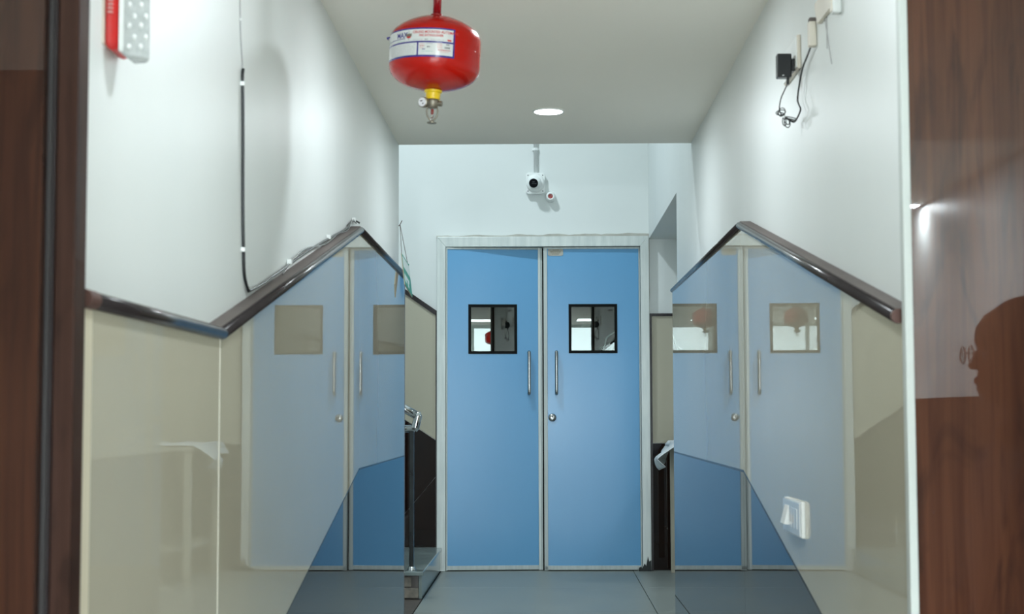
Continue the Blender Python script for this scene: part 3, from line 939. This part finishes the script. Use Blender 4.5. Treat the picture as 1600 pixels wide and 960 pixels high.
# ================================================================== DOWNLIGHTS
for i, (x, y) in enumerate(DOWNLIGHTS):
    lb = ('round white recessed downlight nearest the blue doors', 'round recessed downlight at the top edge above the extinguisher', 'round recessed downlight over the lower end of the corridor, out of frame')[i]
    t = thing('downlight', (x, y, CZ), lb, 'ceiling light', 'recessed corridor downlights')
    link('trim_ring', lathe(bmesh.new(), [(0.066, 0.0), (0.066, -0.004), (0.062, -0.006), (0.058, -0.005), (0.058, 0.0)], n=48), M['white'], t, smooth=True)
    link('diffuser', lathe(bmesh.new(), [(0.060, -0.0015), (0.060, -0.005), (0.0, -0.006)], n=40), M['ledface'], t)
for (x, y) in LOBBYLIGHTS:
    t = thing('lobby_light', (x, y, 2.65), 'round ceiling light of the bright lobby seen only in reflections', 'ceiling light', 'lobby ceiling lights')
    link('trim_ring', lathe(bmesh.new(), [(0.125, 0.0), (0.125, -0.006), (0.11, -0.010)], n=32), M['white'], t)
    link('diffuser', lathe(bmesh.new(), [(0.11, -0.006), (0.11, -0.0105), (0.0, -0.011)], n=32), M['panelface'], t)
def copy_tree(o, parent=None):
    c = o.copy()
    COL.objects.link(c)
    c.parent = parent
    for ch in [q_ for q_ in bpy.data.objects if q_.parent == o]:
        copy_tree(ch, c)
    return c
e2 = copy_tree(ext)
e2.location = (1.93, -6.0, 2.65)
e2.scale = (1.25, 1.25, 1.25)
e2.rotation_euler = (0, 0, 0)
e2['label'] = 'red extinguisher hanging in the lobby, mirrored in the left door window'

# ================================================================== CCTV and socket on the back wall
cc = thing('security_camera', (-0.052, 10.13, 2.512), 'white eyeball security camera on a square box above the doors', 'camera')
def yprism(pts, y0, y1):
    return pr(pts, 'y', y0, y1)
jb = link('junction_box', yprism(rrect(0.126, 0.140, 0.020), -0.040, 0.0), M['white'], cc, bevel=0.004)
for sx in (-0.048, 0.048):
    for sz in (-0.052, 0.052):
        link('screw', lathe(bmesh.new(), [(0.0042, -0.040), (0.0042, -0.0412)], (sx, 0, sz), 10, 'y'), M['ink'], jb)
link('base_ring', lathe(bmesh.new(), [(0.060, -0.039), (0.060, -0.050), (0.053, -0.060), (0.044, -0.063)], (0, 0, 0), 40, 'y'), M['white'], cc, smooth=True)
ball = link('eyeball', sphere(bmesh.new(), (-0.002, -0.078, -0.002), 0.0415, 32, 20), M['white'], cc, smooth=True)
ld = Vector((-0.22, -0.95, -0.22)).normalized()
q = ld.to_track_quat('Z', 'Y').to_matrix().to_4x4()
lc = Vector((-0.002, -0.078, -0.002))
b = bmesh.new(); lathe(b, [(0.0335, 0.028), (0.0335, 0.0405), (0.031, 0.0425)], n=36)
bmesh.ops.transform(b, matrix=Matrix.Translation(lc) @ q, verts=b.verts)
link('lens_housing', b, M['white'], ball, smooth=False)
b = bmesh.new(); lathe(b, [(0.0300, 0.0424), (0.0300, 0.0432), (0.0, 0.0440)], n=36)
bmesh.ops.transform(b, matrix=Matrix.Translation(lc) @ q, verts=b.verts)
link('lens', b, M['lens'], ball, smooth=False)
b = bmesh.new()
for (x0, x1, y0, y1) in ((-0.020, -0.006, 0.002, 0.0045), (-0.004, 0.012, 0.001, 0.0035), (-0.008, 0.008, -0.010, -0.0065)):
    box(b, x0, x1, y0, y1, 0.0442, 0.0446)
bmesh.ops.transform(b, matrix=Matrix.Translation(lc) @ q @ Matrix.Rotation(PI, 4, 'Z'), verts=b.verts)
link('lens_print', b, M['lensgrey'], ball)

cd = thing('conduit_pipe', (-0.050, 10.13, 2.582), 'white conduit pipe running up from the security camera box', 'pipe')
link('pipe', cyl(0.0125, 0.0, 2.0, (0, -0.016, 0), 'z', 18), M['white'], cd, smooth=True)
link('saddle_clip', pr([(-0.024, 0.0), (-0.024, -0.006), (-0.017, -0.008), (-0.015, -0.024), (0, -0.031), (0.015, -0.024), (0.017, -0.008), (0.024, -0.006), (0.024, 0.0)], 'z', 0.150, 0.166), M['white'], cd)

ld_ = thing('lamp_holder', (0.046, 10.13, 2.424), 'small round white lamp holder with a red centre below the camera', 'lamp holder')
link('body', lathe(bmesh.new(), [(0.034, 0.0), (0.034, -0.018), (0.031, -0.024), (0.026, -0.052), (0.024, -0.056), (0.016, -0.056), (0.0155, -0.046), (0.0, -0.046)], (0, 0, 0), 32, 'y'), M['white'], ld_, smooth=True)
link('red_centre', lathe(bmesh.new(), [(0.0155, -0.046), (0.0155, -0.050), (0.0, -0.050)], (0, 0, 0), 24, 'y'), mat('dull_red_plastic', (0.33, 0.03, 0.03), 0.3), ld_)
b = bmesh.new()
for sx, sz in ((0.006, 0.004), (-0.004, -0.006)):
    sphere(b, (sx, -0.051, sz), 0.0028, 8, 6)
link('contact', b, M['chrome'], ld_)

# ================================================================== HANGING SIGN
sg = thing('hanging_sign', (-0.617, 7.00, 1.63), 'green and white sign hanging edge-on from a nail at the left wall corner', 'sign')
A_t, A_b, B_t, B_b = Vector((-0.635, 6.90, 1.722)), Vector((-0.620, 6.90, 1.583)), Vector((-0.6215, 7.10, 1.690)), Vector((-0.604, 7.10, 1.540))
org = Vector((-0.617, 7.00, 1.63))
def sgp(u, v, d):        # u along the width, v down
    p = A_t * (1 - u) * (1 - v) + B_t * u * (1 - v) + A_b * (1 - u) * v + B_b * u * v
    nrm = (B_t - A_t).cross(A_b - A_t).normalized()
    if nrm.x < 0: nrm = -nrm
    return p + nrm * d - org
def sgbox(u0, u1, v0, v1, d0, d1):
    b = bmesh.new()
    vs = [b.verts.new(sgp(u, v, d)) for u in (u0, u1) for v in (v0, v1) for d in (d0, d1)]
    for f in ((0, 1, 3, 2), (4, 6, 7, 5), (0, 4, 5, 1), (2, 3, 7, 6), (0, 2, 6, 4), (1, 5, 7, 3)):
        b.faces.new([vs[i] for i in f])
    return b
bd = link('board', sgbox(0, 1, 0, 1, -0.002, 0.002), M['signback'], sg)
link('face_sheet', sgbox(0.005, 0.995, 0.005, 0.995, 0.002, 0.003), M['signgreen'], sg)
b = bmesh.new()
for q_ in ((0.04, 0.96, 0.07, 0.42), (0.06, 0.70, 0.62, 0.72), (0.06, 0.30, 0.72, 0.86), (0.45, 0.60, 0.72, 0.90)):
    into(b, sgbox(q_[0], q_[1], q_[2], q_[3], 0.003, 0.0036))
link('face_print', b, M['signwhite'], sg)
nail = Vector((-0.668, 7.185, 1.885)) - org
link('nail', tb([tuple(nail + Vector((-0.006, 0.01, -0.004))), tuple(nail + Vector((0.004, -0.01, 0.004))), tuple(nail + Vector((0.010, 0.0, 0.020)))], 0.0020, 6, 1), M['string'], sg)
link('string', tb([tuple(nail), tuple(sgp(0.06, 0.02, 0))], 0.0013, 6, 1), M['string'], sg)
link('string', tb([tuple(nail + Vector((0.001, 0, 0))), tuple(sgp(0.94, 0.02, 0))], 0.0013, 6, 1), M['string'], sg)
link('knot', sphere(bmesh.new(), tuple(sgp(0.94, 0.02, 0.002)), 0.004, 8, 6), M['signgreen'], sg)

# ================================================================== LEFT WALL: cables, alarm
cb = thing('wall_cable', (-0.671, 3.44, 1.53), 'black cable clipped vertically down the left wall onto the ledge', 'cable')
o0 = Vector((-0.671, 3.44, 1.53))
R_ = lambda P: [tuple(Vector(p) - o0) for p in P]
link('black_sheath', tb(R_([(-0.671, 3.428, 1.775), (-0.671, 3.421, 1.760), (-0.671, 3.424, 1.730), (-0.671, 3.432, 1.643), (-0.671, 3.437, 1.500), (-0.671, 3.449, 1.386), (-0.671, 3.465, 1.315), (-0.668, 3.497, 1.281)]), 0.0036, 8), M['black'], cb, smooth=True)
link('grey_wire', tb(R_([(-0.6735, 3.375, 2.255), (-0.6735, 3.385, 2.10), (-0.6735, 3.397, 1.93), (-0.6735, 3.411, 1.841), (-0.6735, 3.432, 1.79), (-0.672, 3.428, 1.772)]), 0.0013, 6), M['inkfaint'], cb, smooth=True)
for (y, z) in ((3.424, 1.741), (3.449, 1.371), (3.402, 1.881)):
    link('clip', bx(-0.0075, 0.0045, y - 3.44 - 0.006, y - 3.44 + 0.006, z - 1.53 - 0.005, z - 1.53 + 0.005) if z < 1.8 else bx(-0.004, 0.001, y - 3.44 - 0.004, y - 3.44 + 0.004, z - 1.53 - 0.003, z - 1.53 + 0.003), M['white'], cb, bevel=0.001)
lc_ = thing('ledge_cable', (-0.668, 4.4, 1.47), 'thin black cable with white clips lying along the sloping left ledge', 'cable')
o1 = Vector((-0.668, 4.4, 1.47))
sub = lambda P, o: [tuple(Vector(p) - o) for p in P]
pth = [(-0.668, 3.495, 1.281), (-0.669, 3.671, 1.312), (-0.669, 3.939, 1.370), (-0.668, 4.195, 1.428), (-0.669, 4.486, 1.487), (-0.669, 4.821, 1.553), (-0.668, 5.211, 1.628), (-0.669, 5.30, 1.655), (-0.668, 5.42, 1.684), (-0.664, 5.50, 1.690), (-0.650, 5.44, 1.678)]
link('black_sheath', tb(sub(pth, o1), 0.0034, 8), M['black'], lc_, smooth=True)
pth2 = [(-0.666, 3.95, 1.362), (-0.668, 4.15, 1.425), (-0.669, 4.35, 1.470), (-0.666, 4.7, 1.520), (-0.668, 5.0, 1.585), (-0.666, 5.25, 1.630), (-0.664, 5.36, 1.675), (-0.660, 5.44, 1.676)]
link('second_wire', tb(sub(pth2, o1), 0.0022, 6), M['steel'], lc_, smooth=True)
for y, z in ((4.06, 1.402), (4.80, 1.552), (5.44, 1.687)):
    link('clip', bx(-0.006, 0.006, y - 4.4 - 0.010, y - 4.4 + 0.010, z - 1.47 - 0.005, z - 1.47 + 0.008), M['white'], lc_, bevel=0.001)

al = thing('alarm_sounder', (-0.675, 2.40, 1.58), 'red and white wall alarm with a faceted clear lens beside the dark wood trim', 'alarm')
pA = [(0.0, -0.080), (0.0, 0.075), (0.020, 0.075), (0.020, -0.062)]
H0, H1 = -0.022, 0.20
b = pr([(0.001, -0.058), (0.001, 0.030), (0.021, 0.028), (0.021, -0.046)], 'z', H0 + 0.006, H1)
rb = link('red_base', b, mat('alarm_red_plastic', (0.60, 0.012, 0.010), 0.35), al, bevel=0.010, seg=3)
b = bmesh.new()
for k in range(9):
    box(b, 0.006, 0.013, -0.0570, -0.0480, 0.040 + k * 0.0062, 0.0425 + k * 0.0062)
link('slot', b, M['pinkink'], rb)
b = pr([(0.020, -0.047), (0.020, 0.026), (0.027, 0.024), (0.027, -0.042)], 'z', H0 + 0.003, H1)
link('white_bezel', b, M['white'], al, bevel=0.004)
b = pr([(0.026, -0.043), (0.026, 0.022), (0.050, 0.016), (0.0585, -0.003)], 'z', H0 - 0.002, H1 - 0.004)
ln = link('lens', b, M['alarmlens'], al, bevel=0.004)
b = bmesh.new()
dx, dy = 0.0325, 0.040
for r_ in range(9):
    for c_ in range(2):
        u = 0.24 + 0.42 * c_ + (0.18 if r_ % 2 else 0.0)
        z = H0 + 0.014 + r_ * 0.0165 + 0.004 * c_
        sphere(b, (0.026 + dx * u, -0.043 + dy * u - 0.0005, z), 0.0034, 8, 6, (1, 1, 1.35))
link('facet', b, M['white'], ln, smooth=True)
link('backplate', bx(-0.001, 0.0015, -0.066, 0.036, H0 + 0.012, H1 + 0.01), M['cream'], al)

# ================================================================== RIGHT WALL: sockets, adapter, trunking
px = 0.640
sw = thing('switch_plate', (XR + 0.0025, 4.10, 0.733), 'glossy white multi-switch plate low on the right tiled wall', 'switch')
link('base', bx(-0.010, 0.0, -0.138, 0.138, -0.046, 0.046), M['white'], sw, bevel=0.002)
link('face', bx(-0.015, -0.010, -0.134, 0.134, -0.043, 0.043), M['plate'], sw, bevel=0.003)
link('big_rocker', pr([(-0.019, -0.022), (-0.029, -0.020), (-0.016, 0.028), (-0.014, 0.028), (-0.014, -0.022)], 'y', 0.030, 0.095), M['white'], sw, bevel=0.002)
for k, yy in enumerate((0.002, -0.040, -0.082)):
    link('module', bx(-0.0165, -0.014, yy - 0.018, yy + 0.018, -0.026, 0.026), M['plate'], sw, bevel=0.001)
for yy in (0.008, -0.004, -0.034, -0.046):
    link('socket_slot', bx(-0.0172, -0.0164, yy - 0.002, yy + 0.002, -0.012, 0.008), M['inkfaint'], sw)

so = thing('socket_plate', (WR, 4.215, 1.965), 'ivory socket plate high on the right wall behind the black adapter', 'socket')
link('base', bx(-0.010, 0.0, -0.115, 0.115, -0.045, 0.045), M['cream'], so, bevel=0.002)
link('face', bx(-0.013, -0.010, -0.111, 0.111, -0.041, 0.041), M['white'], so, bevel=0.001)
ad = thing('power_adapter', (0.674, 4.14, 1.934), 'black plug-in power adapter stuck in the ivory wall socket', 'adapter')
link('plug_neck', bx(-0.0085, 0.0005, -0.018, 0.018, -0.017, 0.017), M['black'], ad, bevel=0.002)
link('body', bx(-0.0465, -0.008, -0.016, 0.016, -0.033, 0.031), M['black'], ad, bevel=0.003)
link('cable_boot', tb([(-0.018, -0.01, -0.032), (-0.019, -0.01, -0.052)], 0.0038, 10, 1), M['black'], ad)
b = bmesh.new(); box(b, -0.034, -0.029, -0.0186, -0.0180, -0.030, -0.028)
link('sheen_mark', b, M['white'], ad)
ac = thing('adapter_cable', (0.66, 4.24, 1.82), 'thin black lead looped and tied in a knot under the adapter', 'cable')
o2 = Vector((0.66, 4.24, 1.82))
link('lead', tb(sub([(0.655, 4.13, 1.884), (0.645, 4.13, 1.863), (0.636, 4.13, 1.842), (0.632, 4.13, 1.815), (0.637, 4.13, 1.800)], o2), 0.0016, 7), M['black'], ac, smooth=True)
link('lead', tb(sub([(0.655, 4.135, 1.788), (0.668, 4.12, 1.778), (0.672, 4.09, 1.782), (0.674, 4.045, 1.796), (0.674, 4.07, 1.815), (0.674, 4.088, 1.832), (0.674, 4.065, 1.860), (0.675, 4.01, 1.897), (0.676, 3.95, 1.913), (0.676, 3.885, 1.926)], o2), 0.0024, 7), M['black'], ac, smooth=True)
def loop(c, rx_, rz_, ang, n=14, dy=0.0):
    P = []
    for i in range(n + 1):
        a = 2 * PI * i / n
        x, z = rx_ * math.cos(a), rz_ * math.sin(a)
        P.append((c[0] + x * math.cos(ang) - z * math.sin(ang), c[1] + dy * math.sin(a), c[2] + x * math.sin(ang) + z * math.cos(ang)))
    return P
b = bmesh.new()
for c, rx_, rz_, an, dy in (((0.636, 4.22, 1.834), 0.013, 0.008, 0.3, 0.01), ((0.638, 4.23, 1.832), 0.010, 0.006, -0.2, 0.01), ((0.637, 4.21, 1.833), 0.011, 0.009, 0.8, -0.01),
                            ((0.651, 4.22, 1.812), 0.006, 0.013, 0.25, 0.01), ((0.654, 4.23, 1.808), 0.008, 0.012, 0.45, -0.01), ((0.648, 4.24, 1.813), 0.005, 0.012, 0.1, 0.0),
                            ((0.662, 4.22, 1.818), 0.016, 0.003, -0.2, 0.0), ((0.664, 4.23, 1.816), 0.014, 0.002, -0.25, 0.0)):
    tube(b, loop(c, rx_, rz_, an, dy=dy), 0.0013, 6, 1)
bmesh.ops.translate(b, vec=Vector((-0.002, -0.10, -0.030)) - o2, verts=b.verts)
link('knot', b, M['black'], ac, smooth=True)
link('twist_tie', bx(-0.018, -0.012, -0.12, -0.11, -0.030, -0.024), M['white'], ac)

c1 = thing('cable_connector', (WR, 3.872, 1.956), 'small ivory connector block on the right wall with the black lead entering below', 'connector')
link('body', bx(-0.019, 0.0, -0.010, 0.016, -0.033, 0.030), M['cream'], c1, bevel=0.003)
link('cap', bx(-0.017, 0.0, -0.008, 0.016, 0.030, 0.040), M['ledge'], c1, bevel=0.002)
c2 = thing('junction_box', (WR, 3.55, 1.968), 'small white junction box at the top of the right wall nearest the wood panel', 'junction box')
link('body', bx(-0.020, 0.0, -0.012, 0.016, -0.045, 0.080), M['white'], c2, bevel=0.003)
link('lid', bx(-0.022, -0.020, -0.009, 0.013, -0.040, 0.075), M['cream'], c2)
tr = thing('wire_trunking', (WR, 3.64, 1.990), 'short ivory wire trunking between the two boxes on the right wall', 'trunking')
link('channel', pr([(-0.10, -0.035), (0.16, -0.028), (0.19, 0.018), (0.19, 0.030), (-0.10, 0.022)], 'x', -0.010, 0.0), M['cream'], tr)
link('thin_wire', tb([(-0.002, 0.10, -0.028), (-0.002, 0.02, -0.16)], 0.0010, 6, 1), M['inkfaint'], tr)
link('thin_wire', tb([(-0.002, 0.075, -0.030), (-0.002, 0.075, -0.11)], 0.0010, 6, 1), M['inkfaint'], tr)

# ================================================================== LOBBY FURNITURE seen only as reflections
ct = thing('reception_cabinet', (2.74, -4.6, LOW), 'tall dark wooden cabinet in the lobby, seen mirrored in the wood panel', 'cabinet')
link('carcass', bx(-0.25, 0.25, -1.9, 1.9, 0.06, 1.58), M['matte'], ct)
link('plinth', bx(-0.2, 0.2, -1.86, 1.86, 0.0, 0.06), M['rail'], ct)
for k in range(5):
    dd = link('door', bx(-0.268, -0.25, -1.88 + 0.755 * k, -1.14 + 0.755 * k, 0.09, 1.55), M['matte'], ct)
    link('knob', lathe(bmesh.new(), [(0.012, -0.268), (0.014, -0.285), (0.0, -0.29)], (0, -1.20 + 0.755 * k, 0.85), 12, 'x'), M['steel'], dd)

# ================================================================== PERSON mirrored in the wood panel
pe = thing('person', (1.06, 2.15, LOW), 'person in dark clothes and glasses facing left, mirrored in the right wood panel', 'person')
def skin_body():
    J = {'pelvis': (0, 0, .90), 'waist': (0, 0, 1.05), 'chest': (0, 0, 1.26), 'neck': (0.0, 0, 1.42), 'nk2': (-0.012, 0, 1.475),
         'shL': (0, -.17, 1.36), 'shR': (0, .17, 1.36), 'elL': (-.02, -.22, 1.10), 'elR': (-.02, .22, 1.10), 'wrL': (-.16, -.20, .92), 'wrR': (-.16, .20, .92),
         'hpL': (0, -.09, .86), 'hpR': (0, .09, .86), 'knL': (-.02, -.10, .47), 'knR': (-.01, .10, .47), 'anL': (.02, -.10, .08), 'anR': (.03, .10, .08), 'toL': (-.12, -.11, .035), 'toR': (-.11, .11, .035)}
    Rr = {'pelvis': .14, 'waist': .125, 'chest': .145, 'neck': .06, 'nk2': .055, 'shL': .06, 'shR': .06, 'elL': .045, 'elR': .045, 'wrL': .032, 'wrR': .032,
          'hpL': .095, 'hpR': .095, 'knL': .062, 'knR': .062, 'anL': .042, 'anR': .042, 'toL': .035, 'toR': .035}
    Eg = [('pelvis', 'waist'), ('waist', 'chest'), ('chest', 'neck'), ('neck', 'nk2'), ('chest', 'shL'), ('chest', 'shR'), ('shL', 'elL'), ('shR', 'elR'), ('elL', 'wrL'), ('elR', 'wrR'),
          ('pelvis', 'hpL'), ('pelvis', 'hpR'), ('hpL', 'knL'), ('hpR', 'knR'), ('knL', 'anL'), ('knR', 'anR'), ('anL', 'toL'), ('anR', 'toR')]
    ks = list(J)
    me = bpy.data.meshes.new('body')
    me.from_pydata([J[k] for k in ks], [(ks.index(a), ks.index(c)) for a, c in Eg], [])
    o = bpy.data.objects.new('body', me)
    COL.objects.link(o)
    o.parent = pe
    sk = o.modifiers.new('skin', 'SKIN')
    me.skin_vertices[0].data[0].use_root = True
    for i, k in enumerate(ks):
        me.skin_vertices[0].data[i].radius = (Rr[k], Rr[k])
        me.skin_vertices[0].data[i].use_root = (i == 0)
    sb = o.modifiers.new('sub', 'SUBSURF'); sb.levels = 2; sb.render_levels = 2
    me.materials.append(M['topcloth'])
    return o
skin_body()
hz = 1.602
# head: a lathe of profile outlines, face towards -x
b = bmesh.new()
prof_f = [(-0.115, -0.035, 0.030), (-0.095, -0.078, 0.052), (-0.070, -0.092, 0.060), (-0.045, -0.090, 0.066), (-0.020, -0.088, 0.071), (0.010, -0.086, 0.074), (0.040, -0.094, 0.076), (0.070, -0.090, 0.074), (0.098, -0.070, 0.062), (0.120, -0.035, 0.038)]
rings = []
for z, xf, hw in prof_f:
    xb_ = 0.03 if z < -0.08 else 0.095 - 0.25 * abs(z - 0.03)
    cx_, rx2 = (xf + xb_) / 2, (xb_ - xf) / 2
    rings.append([b.verts.new((cx_ - rx2 * math.cos(2 * PI * i / 20), hw * math.sin(2 * PI * i / 20), hz + z)) for i in range(20)])
for A, B in zip(rings, rings[1:]):
    for i in range(20):
        b.faces.new((A[i], A[(i + 1) % 20], B[(i + 1) % 20], B[i]))
b.faces.new(rings[0]); b.faces.new(rings[-1])
hd = link('head', b, M['skin'], pe, smooth=True)
link('nose', pr([(-0.086, hz + 0.022), (-0.110, hz - 0.016), (-0.104, hz - 0.024), (-0.085, hz - 0.026)], 'y', -0.010, 0.010), M['skin'], hd, bevel=0.004)
link('lips', sphere(bmesh.new(), (-0.088, 0, hz - 0.050), 0.012, 12, 8, (0.8, 1.7, 0.9)), mat('lips', (0.3, 0.09, 0.08), 0.4), hd, smooth=True)
for s in (-1, 1):
    link('eye', sphere(bmesh.new(), (-0.076, s * 0.031, hz + 0.008), 0.012, 12, 8), M['white'], hd, smooth=True)
    link('ear', sphere(bmesh.new(), (0.010, s * 0.074, hz - 0.005), 0.028, 12, 8, (0.7, 0.3, 1.1)), M['skin'], hd, smooth=True)
hb = bmesh.new()
sphere(hb, (0.028, 0, hz + 0.030), 0.105, 28, 18, (1.06, 0.86, 1.06))
for v in hb.verts:
    x, y, z = v.co
    if x < -0.045 and z < hz + 0.062:
        v.co.x = -0.045 + (x + 0.045) * 0.15
sphere(hb, (0.075, 0, hz - 0.055), 0.075, 18, 12, (0.9, 1.0, 1.15))
link('hair', hb, M['hair'], pe, smooth=True)
gl = bpy.data.objects.new('glasses', None); COL.objects.link(gl); gl.parent = pe
for s in (-1, 1):
    link('rim', tb([(-0.112, s * 0.034 + 0.023 * math.cos(a * PI / 8), hz + 0.008 + 0.019 * math.sin(a * PI / 8)) for a in range(17)], 0.0016, 6, 1), M['black'], gl)
    link('lens', lathe(bmesh.new(), [(0.021, -0.1125), (0.021, -0.1115)], (0, s * 0.034, hz + 0.008), 18, 'x'), M['glassbulb'], gl)
    link('temple', tb([(-0.112, s * 0.057, hz + 0.014), (0.0, s * 0.078, hz + 0.012)], 0.0014, 6, 1), M['black'], gl)
    # hand with a palm and five fingers
    side = s
    b = bmesh.new()
    c = Vector((-0.185, s * 0.195, 0.900))
    sphere(b, tuple(c), 0.036, 14, 10, (1.1, 0.45, 0.95))
    for f in range(4):
        zz = 0.022 - 0.015 * f
        ln_ = (0.068, 0.076, 0.072, 0.056)[f]
        tube(b, [tuple(c + Vector((-0.02, 0, zz))), tuple(c + Vector((-0.02 - ln_ * 0.5, -s * 0.004, zz - 0.012))), tuple(c + Vector((-0.02 - ln_ * 0.85, -s * 0.014, zz - 0.035)))], 0.0075, 8, 3)
    tube(b, [tuple(c + Vector((0.0, -s * 0.01, 0.028))), tuple(c + Vector((-0.022, -s * 0.025, 0.044))), tuple(c + Vector((-0.045, -s * 0.032, 0.042)))], 0.0088, 8, 3)
    link('hand', b, M['skin'], pe, smooth=True)
